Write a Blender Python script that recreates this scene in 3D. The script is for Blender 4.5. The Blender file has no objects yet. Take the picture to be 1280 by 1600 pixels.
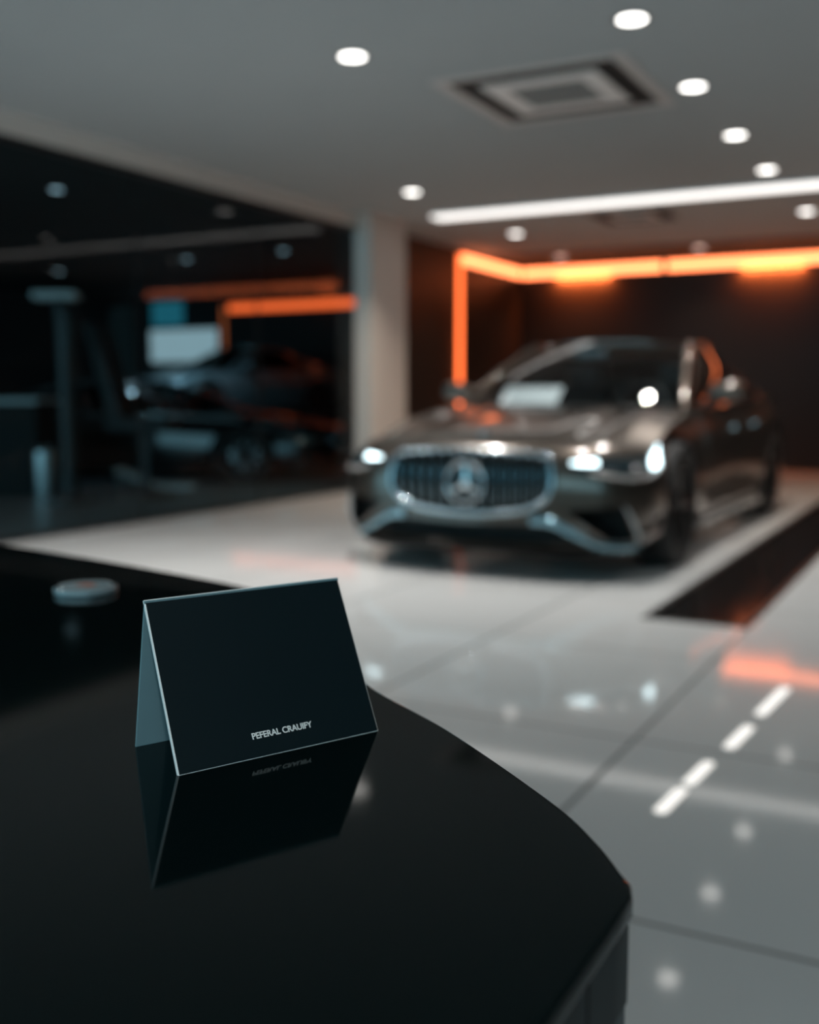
import bpy, bmesh, math, random
import numpy as np
from mathutils import Vector, Matrix
random.seed(4)
SC = bpy.context.scene
COL = SC.collection
PI = math.pi

# ------------------------------------------------------------------ camera, world, exposure
F_PX = 1666.0
PITCH = math.atan(184 / F_PX)
YAW = math.radians(28.1)
CAM_Z = 0.95
cam_d = bpy.data.cameras.new('camera')
cam = bpy.data.objects.new('camera', cam_d)
COL.objects.link(cam)
cam.location = (0, 0, CAM_Z)
cam.rotation_euler = (PI / 2 - PITCH, 0, YAW)
cam_d.sensor_fit = 'HORIZONTAL'
cam_d.sensor_width = 36
cam_d.lens = F_PX / 1280 * 36
cam_d.clip_start = 0.02
cam_d.dof.use_dof = True
cam_d.dof.focus_distance = 0.66
cam_d.dof.aperture_fstop = 4.6
SC.camera = cam
SC.view_settings.view_transform = 'Standard'
SC.view_settings.look = 'None'
SC.view_settings.gamma = 1
SC.view_settings.use_curve_mapping = False
SC.view_settings.exposure = 0.0
W = bpy.data.worlds.new('dusk'); SC.world = W
W.use_nodes = True
W.node_tree.nodes['Background'].inputs['Color'].default_value = (0.33, 0.63, 0.74, 1)
W.node_tree.nodes['Background'].inputs['Strength'].default_value = 3.2
LAMP_W = 10.2          # downlight power
LENS_E = 6.0
LED_E = 3.2
BAR_E = 1.7

CEIL = 2.70
GX = -5.49            # glass wall
PX = -5.30            # pillar face
BX = -5.69            # bay left wall
BY = 13.90            # back wall
RY = 20.0             # display room rear wall
DC = 3.2              # display room ceiling

# ------------------------------------------------------------------ materials
MATS = {}
def mat(name, col, rough=0.5, metal=0.0, coat=0.0, emit=None, es=1.0, spec=0.5, trans=0.0, ior=1.5, coat_r=0.03):
    if name in MATS: return MATS[name]
    m = bpy.data.materials.new(name); m.use_nodes = True
    b = m.node_tree.nodes['Principled BSDF']
    b.inputs['Base Color'].default_value = (*col, 1)
    b.inputs['Roughness'].default_value = rough
    b.inputs['Metallic'].default_value = metal
    b.inputs['Coat Weight'].default_value = coat
    b.inputs['Coat Roughness'].default_value = coat_r
    b.inputs['Specular IOR Level'].default_value = spec
    b.inputs['Transmission Weight'].default_value = trans
    b.inputs['IOR'].default_value = ior
    if emit:
        b.inputs['Emission Color'].default_value = (*emit, 1)
        b.inputs['Emission Strength'].default_value = es
    MATS[name] = m
    return m

def noise_mat(name, c1, c2, scale, rough, spec=0.5, bump=0.0, coat=0.0):
    m = mat(name, c1, rough, spec=spec, coat=coat)
    nt = m.node_tree; b = nt.nodes['Principled BSDF']
    g = nt.nodes.new('ShaderNodeNewGeometry')
    n = nt.nodes.new('ShaderNodeTexNoise'); n.inputs['Scale'].default_value = scale; n.inputs['Detail'].default_value = 4
    r = nt.nodes.new('ShaderNodeMix'); r.data_type = 'RGBA'
    r.inputs['A'].default_value = (*c1, 1); r.inputs['B'].default_value = (*c2, 1)
    nt.links.new(g.outputs['Position'], n.inputs['Vector'])
    nt.links.new(n.outputs['Fac'], r.inputs['Factor'])
    nt.links.new(r.outputs['Result'], b.inputs['Base Color'])
    if bump:
        bp = nt.nodes.new('ShaderNodeBump'); bp.inputs['Strength'].default_value = bump; bp.inputs['Distance'].default_value = 0.002
        nt.links.new(n.outputs['Fac'], bp.inputs['Height']); nt.links.new(bp.outputs['Normal'], b.inputs['Normal'])
    return m

def thin_glass(name, tint, ior=1.5, rough=0.0):
    m = bpy.data.materials.new(name); m.use_nodes = True
    nt = m.node_tree; nt.nodes.clear()
    o = nt.nodes.new('ShaderNodeOutputMaterial'); mx = nt.nodes.new('ShaderNodeMixShader')
    t = nt.nodes.new('ShaderNodeBsdfTransparent'); t.inputs['Color'].default_value = (*tint, 1)
    g = nt.nodes.new('ShaderNodeBsdfGlossy'); g.inputs['Roughness'].default_value = rough
    f0 = ((ior-1)/(ior+1))**2
    ge = nt.nodes.new('ShaderNodeNewGeometry'); dt = nt.nodes.new('ShaderNodeVectorMath'); dt.operation = 'DOT_PRODUCT'
    nt.links.new(ge.outputs['Normal'], dt.inputs[0]); nt.links.new(ge.outputs['Incoming'], dt.inputs[1])
    prev = dt.outputs['Value']
    for op, v, first in (('ABSOLUTE', None, False), ('SUBTRACT', 1.0, True), ('POWER', 5.0, False), ('MULTIPLY', 1-f0, False), ('ADD', f0, False)):
        q = nt.nodes.new('ShaderNodeMath'); q.operation = op
        nt.links.new(prev, q.inputs[1 if first else 0])
        if v is not None: q.inputs[0 if first else 1].default_value = v
        prev = q.outputs[0]
    nt.links.new(prev, mx.inputs[0]); nt.links.new(t.outputs[0], mx.inputs[1])
    nt.links.new(g.outputs[0], mx.inputs[2]); nt.links.new(mx.outputs[0], o.inputs[0])
    MATS[name] = m
    return m

def tile_mat():
    m = mat('polished_tile', (0.70, 0.69, 0.67), 0.06, spec=0.5)
    nt = m.node_tree; N = nt.nodes; L = nt.links; b = N['Principled BSDF']
    g = N.new('ShaderNodeNewGeometry'); s = N.new('ShaderNodeSeparateXYZ'); L.new(g.outputs['Position'], s.inputs[0])
    def mth(op, a, bb=None):
        n = N.new('ShaderNodeMath'); n.operation = op
        for i, v in enumerate((a, bb)):
            if v is None: continue
            if isinstance(v, (int, float)): n.inputs[i].default_value = v
            else: L.new(v, n.inputs[i])
        return n.outputs[0]
    def joint(axis, off, per, half):
        q = mth('SUBTRACT', s.outputs[axis], off)
        q = mth('DIVIDE', q, per)
        q = mth('FRACT', mth('ADD', q, 100.5))
        q = mth('ABSOLUTE', mth('SUBTRACT', q, 0.5))
        return mth('LESS_THAN', mth('MULTIPLY', q, per), half)
    def cell(axis, off, per):
        return mth('FLOOR', mth('DIVIDE', mth('SUBTRACT', s.outputs[axis], off), per))
    j = mth('MAXIMUM', joint('X', -0.80, 0.86, 0.007), joint('Y', 1.82, 1.0, 0.0055))
    cmb = N.new('ShaderNodeCombineXYZ'); L.new(cell('X', -0.80, 0.86), cmb.inputs[0]); L.new(cell('Y', 1.82, 1.0), cmb.inputs[1])
    wn = N.new('ShaderNodeTexWhiteNoise'); L.new(cmb.outputs[0], wn.inputs['Vector'])
    no = N.new('ShaderNodeTexNoise'); no.inputs['Scale'].default_value = 1.7; no.inputs['Detail'].default_value = 5; L.new(g.outputs['Position'], no.inputs['Vector'])
    v = mth('ADD', mth('MULTIPLY', wn.outputs['Value'], 0.5), mth('MULTIPLY', no.outputs['Fac'], 0.5))
    mx = N.new('ShaderNodeMix'); mx.data_type = 'RGBA'
    mx.inputs['A'].default_value = (0.66, 0.66, 0.65, 1); mx.inputs['B'].default_value = (0.73, 0.72, 0.705, 1)
    L.new(v, mx.inputs['Factor'])
    m2 = N.new('ShaderNodeMix'); m2.data_type = 'RGBA'; m2.inputs['B'].default_value = (0.16, 0.16, 0.155, 1)
    L.new(mx.outputs['Result'], m2.inputs['A']); L.new(j, m2.inputs['Factor'])
    L.new(m2.outputs['Result'], b.inputs['Base Color'])
    L.new(mth('ADD', mth('MULTIPLY', j, 0.5), 0.06), b.inputs['Roughness'])
    return m

def paint_mat(name, c1, c2, rough=0.28, metal=0.75):
    m = mat(name, c1, rough, metal=metal, coat=1.0)
    nt = m.node_tree; b = nt.nodes['Principled BSDF']
    g = nt.nodes.new('ShaderNodeTexCoord')
    n = nt.nodes.new('ShaderNodeTexNoise'); n.inputs['Scale'].default_value = 900
    r = nt.nodes.new('ShaderNodeMix'); r.data_type = 'RGBA'
    r.inputs['A'].default_value = (*c1, 1); r.inputs['B'].default_value = (*c2, 1)
    nt.links.new(g.outputs['Object'], n.inputs['Vector']); nt.links.new(n.outputs['Fac'], r.inputs['Factor'])
    nt.links.new(r.outputs['Result'], b.inputs['Base Color'])
    return m

M_TILE = tile_mat()
M_CEIL = noise_mat('grey_ceiling_paint', (0.355, 0.395, 0.41), (0.38, 0.42, 0.435), 3, 0.85, 0.2)
M_CEILD = noise_mat('dark_ceiling_paint', (0.06, 0.055, 0.05), (0.075, 0.07, 0.065), 3, 0.8, 0.2)
M_WALLW = noise_mat('pale_wall_paint', (0.58, 0.56, 0.53), (0.62, 0.60, 0.57), 4, 0.7, 0.3)
M_WALLD = noise_mat('dark_lacquer_panel', (0.020, 0.0165, 0.0145), (0.024, 0.020, 0.0175), 2, 0.42, 0.2)
M_WALLG = noise_mat('charcoal_wall_paint', (0.03, 0.033, 0.035), (0.04, 0.043, 0.045), 3, 0.8, 0.2)
M_FLOORD = noise_mat('dark_stone_floor', (0.06, 0.075, 0.078), (0.075, 0.09, 0.095), 5, 0.35, 0.4)
M_INLAY = noise_mat('black_granite_inlay', (0.006, 0.006, 0.006), (0.012, 0.011, 0.011), 60, 0.10, 0.5)
M_INLAYF = mat('dark_steel_edge', (0.05, 0.045, 0.04), 0.35, metal=0.8)
M_GLASSW = thin_glass('tinted_wall_glass', (0.62, 0.76, 0.80), 1.38)
M_FRAME = mat('black_frame', (0.01, 0.012, 0.013), 0.4)
M_LEDH = mat('orange_led_bright', (0.9, 0.4, 0.15), 0.5, emit=(1.0, 0.215, 0.078), es=5.0)
M_LEDO = mat('orange_led', (0.9, 0.4, 0.15), 0.5, emit=(1.0, 0.155, 0.036), es=LED_E)
M_LEDW = mat('white_led', (0.9, 0.9, 0.9), 0.5, emit=(1.0, 0.97, 0.93), es=BAR_E)
M_GLINT = mat('floor_glint_glow', (0.9, 0.9, 0.9), 0.5, emit=(1.0, 0.94, 0.87), es=0.95)  # glow imitating light mirrored in the polished floor
M_LENS = mat('lamp_lens', (0.9, 0.9, 0.9), 0.4, emit=(1.0, 0.97, 0.92), es=LENS_E)
M_ALU = mat('brushed_aluminium', (0.55, 0.56, 0.57), 0.35, metal=1.0)
M_TRIMR = mat('lamp_trim', (0.16, 0.16, 0.16), 0.4, metal=0.6)
M_VENT = mat('vent_white', (0.50, 0.50, 0.49), 0.5)
M_VENTP = mat('vent_panel_white', (0.78, 0.78, 0.77), 0.5)
M_VENTD = mat('vent_slot', (0.008, 0.012, 0.014), 0.7)
M_VENTG = mat('vent_filter', (0.10, 0.11, 0.11), 0.6)
M_DESK = noise_mat('black_gloss_top', (0.0008, 0.0036, 0.0038), (0.0012, 0.0046, 0.005), 900, 0.06, 0.085)
M_DESKS = mat('dark_desk_panel', (0.005, 0.011, 0.013), 0.4, spec=.12)
M_DESKB = mat('slate_desk_base', (0.013, 0.030, 0.04), 0.35, spec=.2)
M_SEAM = mat('black_seam', (0.002, 0.002, 0.002), 0.8)
M_CARDE = mat('frosted_acrylic_edge', (0.93, 0.92, 0.90), 0.3)
M_CARDF = mat('dark_teal_print', (0.0012, 0.0085, 0.0115), 0.45, spec=0.3)
M_CARDB = mat('grey_teal_acrylic', (0.20, 0.31, 0.34), 0.35)
M_INK = mat('pale_ink', (0.95, 0.93, 0.90), 0.5)
M_CHROME = mat('chrome', (0.75, 0.77, 0.78), 0.08, metal=1.0)
M_SILVER = mat('satin_silver', (0.42, 0.47, 0.49), 0.22, metal=1.0)
M_ORANGE = mat('orange_enamel', (0.75, 0.16, 0.05), 0.35)
M_BLK = mat('gloss_black', (0.006, 0.007, 0.008), 0.12, coat=0.5)
M_SATIN = mat('satin_black', (0.010, 0.012, 0.013), 0.45)
M_RUBBER = mat('tyre_rubber', (0.012, 0.012, 0.012), 0.7)
M_RIM = mat('dark_rim', (0.07, 0.07, 0.07), 0.25, metal=0.9)
M_BLADE = mat('blue_sheen_blade', (0.22, 0.36, 0.42), 0.25, metal=1.0)  # cool blue reflection put into the blade's metal colour
M_CAVE = mat('intake_black', (0.003, 0.004, 0.004), 0.8)
M_GRILLE = mat('grille_chrome', (0.12, 0.165, 0.185), 0.18, metal=1.0)
M_EMBL = mat('emblem_silver', (0.50, 0.58, 0.62), 0.22, metal=1.0)
M_FRAMEC = mat('grille_frame_chrome', (0.38, 0.45, 0.49), 0.2, metal=1.0)
M_LAMPH = mat('headlamp_housing', (0.008, 0.02, 0.026), 0.1, coat=1.0)
M_LAMPE = mat('headlamp_led', (0.9, 0.95, 1.0), 0.3, emit=(0.72, 0.94, 1.0), es=5.0)
M_LAMPD = mat('headlamp_drl', (0.55, 0.52, 0.5), 0.25, metal=0.4)
M_TAIL = mat('tail_lamp', (0.15, 0.004, 0.003), 0.2, coat=1.0)
M_CGLASS = thin_glass('car_glass', (0.88, 0.94, 0.95), 1.5)
M_CGLASSD = thin_glass('car_side_glass', (0.06, 0.07, 0.07), 1.5)
M_LEATHER = noise_mat('black_leather', (0.012, 0.014, 0.015), (0.02, 0.022, 0.023), 200, 0.5, 0.4, 0.2)
M_PAPER = mat('white_paper', (0.93, 0.94, 0.94), 0.7)
M_BROWN = paint_mat('bronze_grey_paint', (0.085, 0.066, 0.053), (0.125, 0.10, 0.082))
M_DARKP = paint_mat('graphite_paint', (0.022, 0.022, 0.023), (0.035, 0.034, 0.034))
M_SILVP = paint_mat('silver_grey_paint', (0.16, 0.22, 0.24), (0.22, 0.28, 0.30), 0.35, 0.5)

# ------------------------------------------------------------------ mesh helpers
class MB:
    def __init__(s): s.v = []; s.f = []; s.m = []
    def add(s, vs, fs, mi=0):
        o = len(s.v); s.v += [tuple(v) for v in vs]; s.f += [tuple(i + o for i in f) for f in fs]; s.m += [mi] * len(fs)
        return s
    def box(s, a, b, mi=0):
        x0, y0, z0 = a; x1, y1, z1 = b
        return s.add([(x0,y0,z0),(x1,y0,z0),(x1,y1,z0),(x0,y1,z0),(x0,y0,z1),(x1,y0,z1),(x1,y1,z1),(x0,y1,z1)],
                     [(0,3,2,1),(4,5,6,7),(0,1,5,4),(1,2,6,5),(2,3,7,6),(3,0,4,7)], mi)
    def prism(s, pts, z0, z1, mi=0):
        n = len(pts)
        return s.add([(x, y, z0) for x, y in pts] + [(x, y, z1) for x, y in pts],
                     [tuple(reversed(range(n))), tuple(range(n, 2*n))] + [(i, (i+1) % n, n + (i+1) % n, n + i) for i in range(n)], mi)
    def yprism(s, pts, y0, y1, mi=0):      # polygon in x,z swept along y
        n = len(pts)
        return s.add([(x, y0, z) for x, z in pts] + [(x, y1, z) for x, z in pts],
                     [tuple(range(n)), tuple(reversed(range(n, 2*n)))] + [(i, n + i, n + (i+1) % n, (i+1) % n) for i in range(n)], mi)
    def xcyl(s, x0, x1, cy, cz, r, n=48, mi=0):
        vs = [(x, cy + r*math.cos(2*PI*i/n), cz + r*math.sin(2*PI*i/n)) for x in (x0, x1) for i in range(n)]
        return s.add(vs, [tuple(range(n)), tuple(reversed(range(n, 2*n)))] + [(i, n+i, n+(i+1) % n, (i+1) % n) for i in range(n)], mi)
    def lathe(s, prof, n=40, mi=0, axis='z', c=(0,0,0)):
        k = len(prof); vs = []
        for i in range(n):
            a = 2*PI*i/n
            for r, h in prof:
                p = (r*math.cos(a), r*math.sin(a), h)
                if axis == 'x': p = (h, r*math.cos(a), r*math.sin(a))
                if axis == 'y': p = (r*math.cos(a), h, r*math.sin(a))
                vs.append((p[0]+c[0], p[1]+c[1], p[2]+c[2]))
        fs = [(i*k+j, ((i+1) % n)*k+j, ((i+1) % n)*k+j+1, i*k+j+1) for i in range(n) for j in range(k-1)]
        return s.add(vs, fs, mi)
    def tube(s, pts, r, n=10, mi=0, closed=False, flat=1.0):
        P = [Vector(p) for p in pts]; k = len(P); vs = []
        up = Vector((0, 0, 1))
        prev = None
        for i in range(k):
            a = P[(i-1) % k] if (closed or i > 0) else P[i]; b = P[(i+1) % k] if (closed or i < k-1) else P[i]
            t = (b - a).normalized()
            if prev is None:
                x = t.cross(up)
                if x.length < 1e-3: x = t.cross(Vector((0, 1, 0)))
            else: x = prev - t * prev.dot(t)
            x.normalize(); prev = x; y = t.cross(x)
            rr = r[i] if isinstance(r, (list, tuple)) else r
            vs += [P[i] + x*rr*math.cos(2*PI*j/n) + y*rr*flat*math.sin(2*PI*j/n) for j in range(n)]
        fs = []
        for i in range(k if closed else k-1):
            a = i*n; b = ((i+1) % k)*n
            fs += [(a+j, a+(j+1) % n, b+(j+1) % n, b+j) for j in range(n)]
        if not closed: fs += [tuple(reversed(range(n))), tuple(range((k-1)*n, k*n))]
        return s.add(vs, fs, mi)
    def grid(s, G, mi=0):
        R = len(G); Cn = len(G[0]); vs = [p for row in G for p in row]
        return s.add(vs, [(i*Cn+j, i*Cn+j+1, (i+1)*Cn+j+1, (i+1)*Cn+j) for i in range(R-1) for j in range(Cn-1)], mi)
    def slab(s, G, off, mi=0):             # closed sheet: grid G and the same grid moved by off (a vector)
        R = len(G); Cn = len(G[0]); H = [[tuple(Vector(p) + Vector(off)) for p in row] for row in G]
        n = R*Cn
        vs = [p for row in G for p in row] + [p for row in H for p in row]
        fs = []
        for i in range(R-1):
            for j in range(Cn-1):
                q = (i*Cn+j, i*Cn+j+1, (i+1)*Cn+j+1, (i+1)*Cn+j)
                fs.append(q); fs.append(tuple(n + k for k in reversed(q)))
        edge = [(0, j) for j in range(Cn)] + [(i, Cn-1) for i in range(1, R)] + [(R-1, j) for j in range(Cn-2, -1, -1)] + [(i, 0) for i in range(R-2, 0, -1)]
        idx = [a*Cn+b for a, b in edge]
        for k in range(len(idx)):
            a, b = idx[k], idx[(k+1) % len(idx)]
            fs.append((a, n+a, n+b, b))
        return s.add(vs, fs, mi)
    def build(s, name, mats, parent=None, smooth=None, weld=0.0, bevel=0.0, loc=None, seg=2):
        me = bpy.data.meshes.new(name)
        me.from_pydata([tuple(map(float, v)) for v in s.v], [], s.f)
        if not isinstance(mats, (list, tuple)): mats = [mats]
        for m in mats: me.materials.append(m)
        me.polygons.foreach_set('material_index', s.m)
        bm = bmesh.new(); bm.from_mesh(me)
        if weld: bmesh.ops.remove_doubles(bm, verts=bm.verts, dist=weld)
        bmesh.ops.recalc_face_normals(bm, faces=bm.faces)
        if bevel:
            es = [e for e in bm.edges if len(e.link_faces) == 2 and e.calc_face_angle() > 0.6]
            bmesh.ops.bevel(bm, geom=es, offset=bevel, segments=seg, profile=0.5, affect='EDGES', clamp_overlap=True)
        bm.to_mesh(me); bm.free()
        o = bpy.data.objects.new(name, me); COL.objects.link(o)
        if smooth is not None: smooth_obj(me, smooth)
        if parent is not None: o.parent = parent
        if loc: o.location = loc
        return o

def smooth_obj(me, ang):
    me.polygons.foreach_set('use_smooth', [True]*len(me.polygons))
    me.set_sharp_from_angle(angle=math.radians(ang))
    for p in me.polygons:
        if len(p.vertices) > 12: p.use_smooth = False

def tag(o, label=None, cat=None, group=None, kind=None):
    if label: o['label'] = label
    if cat: o['category'] = cat
    if group: o['group'] = group
    if kind: o['kind'] = kind
    return o
def struct(o): o['kind'] = 'structure'; return o
def empty(name, loc=(0,0,0), rz=0.0):
    o = bpy.data.objects.new(name, None); COL.objects.link(o); o.location = loc; o.rotation_euler = (0, 0, rz); o.empty_display_size = 0.1
    return o
def kids(o): return [c for c in bpy.data.objects if c.parent == o]
def copy_tree(o, parent=None):
    c = o.copy(); COL.objects.link(c)
    if parent is not None: c.parent = parent; c.matrix_parent_inverse = o.matrix_parent_inverse
    for ch in kids(o): copy_tree(ch, c)
    return c
def interp(tab):
    xs = np.array([a for a, _ in tab], float); ys = np.array([b for _, b in tab], float)
    d = np.diff(ys)/np.diff(xs); mm = np.zeros(len(xs)); mm[0] = d[0]; mm[-1] = d[-1]
    for i in range(1, len(xs)-1): mm[i] = 0 if d[i-1]*d[i] <= 0 else 2*d[i-1]*d[i]/(d[i-1]+d[i])
    def f(x):
        x = min(max(x, xs[0]), xs[-1]); i = int(min(max(np.searchsorted(xs, x)-1, 0), len(xs)-2))
        h = xs[i+1]-xs[i]; t = (x-xs[i])/h
        return float((2*t**3-3*t*t+1)*ys[i]+(t**3-2*t*t+t)*h*mm[i]+(-2*t**3+3*t*t)*ys[i+1]+(t**3-t*t)*h*mm[i+1])
    return f
def spline(pts, n=12, closed=False):
    P = [Vector(p) for p in pts]; out = []; k = len(P)
    for i in range(k if closed else k-1):
        g = lambda j: P[j % k] if closed else P[min(max(j, 0), k-1)]
        p0, p1, p2, p3 = g(i-1), g(i), g(i+1), g(i+2)
        for q in range(n):
            t = q/n
            out.append(0.5*((2*p1)+(p2-p0)*t+(2*p0-5*p1+4*p2-p3)*t*t+(3*p1-p0-3*p2+p3)*t**3))
    if not closed: out.append(P[-1])
    return out

# ------------------------------------------------------------------ the room
struct(MB().box((GX, -3.0, -0.1), (4.5, BY, 0)).build('floor', M_TILE))
struct(MB().box((GX+.05, -3.0, CEIL), (4.5, 12.75, CEIL+0.15)).build('ceiling', M_CEIL))
struct(MB().box((BX-0.1, 12.75, CEIL), (1.6, BY+0.1, CEIL+0.15)).build('trim_2', M_CEILD))
struct(MB().box((BX-0.1, BY, 0), (1.6, BY+0.12, CEIL)).build('wall_back', M_WALLD))
# left wall: pillar with pale paint, then the dark bay side
struct(MB().box((BX-.12, 9.79, 0), (GX, 9.85, DC)).build('wall_display_right', M_WALLG))
wl = MB().box((GX, 9.13, 0), (PX, 9.85, CEIL)).build('wall_left', M_WALLW); struct(wl)
struct(MB().box((BX-0.12, 9.85, 0), (BX, BY, DC)).build('wall_bay_left', M_WALLD))
struct(MB().box((BX, 9.85, -0.1), (GX, BY, 0)).build('floor_bay', M_TILE))
struct(MB().box((BX-.12, 9.85, CEIL), (GX+.05, 12.75, CEIL+0.15)).build('ceiling_bay', M_CEIL))
struct(MB().box((1.45, 11.6, 0), (1.6, BY, CEIL)).box((1.6, 11.6, 0), (4.5, 11.75, CEIL)).box((4.5, -3.0, 0), (4.65, 11.75, CEIL)).build('wall_right', M_WALLG))
struct(MB().box((GX-0.06, -3.0, 2.565), (GX+0.05, 9.13, DC)).build('trim_3', M_WALLW))
# added unseen front wall: solid below to keep car reflections dark, open band above
wf = struct(MB().box((GX, -3.12, 0), (4.5, -3.0, 1.25)).build('wall_front_added', M_WALLG))
w2 = MB().box((GX, -3.10, 1.25), (4.5, -3.02, 1.30)).box((GX, -3.10, CEIL-.05), (4.5, -3.02, CEIL))
for k in range(6): w2.box((GX+k*1.98, -3.10, 1.30), (GX+k*1.98+.05, -3.02, CEIL-.05))
struct(w2.build('window_2_added', M_FRAME))  # added frame of the open band, out of view
# glass wall
wn = MB()
wn.box((GX-0.03, -3.0, 0), (GX+0.03, 9.13, 0.035)).box((GX-0.03, -3.0, 2.53), (GX+0.03, 9.13, 2.565))
wn = struct(wn.build('window_1', M_FRAME))
gp = MB()
edges = [-3.0, -0.9, 1.45, 3.78, 6.05, 7.52, 9.12]
for a, b in zip(edges[:-1], edges[1:]):
    gp.add([(GX, a+.004, .035), (GX, b-.004, .035), (GX, b-.004, 2.53), (GX, a+.004, 2.53)], [(0, 1, 2, 3)])
gp.build('glass', M_GLASSW, wn)
jn = MB()
for a in edges[1:-1]: jn.box((GX-.006, a-.005, .035), (GX+.006, a+.005, 2.53))
jn.build('silicone_joint', M_SEAM, wn)
# dark room behind the glass
struct(MB().box((-19, -3.0, -0.1), (GX-.0, RY, 0)).build('floor_display', M_FLOORD)).location.z = -0.0
struct(MB().box((-19, -3.0, DC), (GX-.0, RY, DC+.15)).build('ceiling_display', M_WALLG))
struct(MB().box((-19, RY, 0), (BX-.12, RY+.12, DC)).box((BX-.24, BY, 0), (BX-.12, RY, DC)).build('wall_display_back', M_WALLG))
struct(MB().box((-19.12, -3.0, 0), (-19, RY+.12, DC)).build('wall_display_left', M_WALLG))
# black inlay in the floor
t1 = struct(MB().box((-1.215, 4.43, 0.0), (-0.80, 11.2, 0.003)).build('trim_1', M_INLAY))
fb = MB(); fb.box((-1.235, 4.415, 0), (-1.205, 11.2, .005)).box((-0.82, 4.415, 0), (-0.79, 11.2, .005)).box((-1.205, 4.415, 0), (-0.82, 4.44, .005))
fb.build('inlay_edge', M_INLAYF, t1)

# ------------------------------------------------------------------ car
WB0, WB1, WZ, WR = 0.91, 3.80, 0.343, 0.343
LEN = 4.85
f_w = interp([(0,.85),(.4,.905),(.9,.925),(1.6,.885),(2.4,.885),(3.2,.90),(3.8,.925),(4.4,.89),(4.85,.83)])
f_ws = interp([(0,.80),(.45,.835),(.9,.835),(1.5,.80),(2.4,.825),(3.3,.82),(3.8,.845),(4.4,.79),(4.85,.72)])
f_zs = interp([(0,.625),(.42,.665),(.95,.795),(1.5,.845),(2.4,.875),(3.3,.895),(3.85,.935),(4.4,.93),(4.85,.89)])
f_zc = interp([(0,.675),(.12,.712),(.35,.765),(.8,.825),(1.2,.868),(1.6,.885),(2.4,.90),(3.6,.93),(4.2,.985),(4.6,.985),(4.85,.96)])
f_prof = interp([(0,-.075),(.12,-.025),(.38,0),(.62,-.004),(.80,-.022),(.92,-.055),(1,-.1)])
f_yf = interp([(0,.04),(.08,.008),(.2,.0),(.55,.004),(.78,.022),(.9,.05),(.96,.085),(1,.13)])
f_yr = interp([(0,.10),(.15,.03),(.4,.0),(.7,.03),(.9,.06),(1,.09)])
ZSILL = .165
AF, AR = .44, .34
def se(t, n=2.5): return 1-(max(0, 1-abs(t)**n))**(1/n)
def yfront(q, t): return f_yf(q)+AF*se(t)
def yrear(q, t): return LEN-f_yr(q)-AR*se(t)
def side_x(q, y):
    x = f_w(y)+f_prof(q)*1.0
    ws = f_ws(y)
    if q > .62:
        k = (q-.62)/.38; k = k*k*(3-2*k)
        x = x*(1-k)+(f_w(y)*(1-k)+ws*k if q < 1 else ws)*k
    if 1.5 < y < 3.4: x -= .018*math.exp(-((q-.25)/.13)**2)*math.sin(PI*(y-1.5)/1.9)
    return x
def sill_z(y): return ZSILL-.02*math.exp(-((y-2.3)/1.2)**4)
def side_pt(q, s, sg=1):
    y = yfront(q, 1)+s*(yrear(q, 1)-yfront(q, 1))
    return (sg*side_x(q, y), y, sill_z(y)+q*(f_zs(y)-sill_z(y)))
def side_at(q, y, sg=1, off=0.0):
    return (sg*(side_x(q, y)+off), y, sill_z(y)+q*(f_zs(y)-sill_z(y)))
def hood_pt(t, v, off=0.0):
    y = yfront(1, t)+v*(yrear(1, t)-yfront(1, t))
    zs, zc = f_zs(y), f_zc(y)
    a = abs(t)
    z = zc+(zs-zc)*a**2.6
    z += .030*math.exp(-((a-.80)/.13)**2)*math.exp(-((y-.95)/.55)**2)*(1-a**12)
    if y < 1.7:
        k = min(1, max(0, (y-.15)/.5))
        z += .012*k*math.exp(-((a-.42)/.10)**2)-.008*k*math.exp(-((a-.60)/.07)**2)
    return (t*f_ws(y), y, z+off)
def fascia_pt(t, q):
    top = hood_pt(t, 0); y1 = yfront(q, t)
    y1s = yfront(q, 1)
    wx = side_x(q, y1s)
    zl = sill_z(0)
    return (t*wx, y1, zl+q*(top[2]-zl))
def rear_pt(t, q):
    top = hood_pt(t, 1); y1 = yrear(q, t); wx = side_x(q, yrear(q, 1)); zl = sill_z(LEN)
    return (t*wx, y1, zl+q*(top[2]-zl))
def fascia_y(x, z):
    q = min(max((z-ZSILL)/(.70-ZSILL), 0), .97)
    wx = side_x(q, yfront(q, 1))
    return yfront(q, min(abs(x)/wx, .995))

NT = 44
TS = [math.sin(PI/2*u) for u in np.linspace(-1, 1, NT+1)]
VS = list(np.linspace(0, .35, 30))+list(np.linspace(.35, 1, 34))[1:]
QS = [1, .985, .96, .93, .90, .86, .82, .76, .70, .62, .54, .46, .38, .30, .22, .15, .10, .05, 0]
def body_shell():
    m = MB()
    m.grid([[hood_pt(t, v) for t in TS] for v in VS])
    m.grid([[fascia_pt(t, q) for t in TS] for q in QS])
    m.grid([[rear_pt(t, q) for t in TS] for q in QS])
    for sg in (-1, 1): m.grid([[side_pt(q, s, sg) for s in VS] for q in QS])
    # underside
    L = [side_pt(0, s, -1) for s in VS]; R = [side_pt(0, s, 1) for s in VS]
    m.grid([L, R])
    fr = [fascia_pt(t, 0) for t in TS]; m.add(fr, [tuple(range(len(fr)))])
    re = [rear_pt(t, 0) for t in TS]; m.add(re, [tuple(range(len(re)))])
    return m
GR = [(0,.338),(.15,.343),(.30,.362),(.405,.405),(.452,.465),(.462,.53),(.445,.60),(.40,.640),(.2,.655),(0,.658)]
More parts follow.
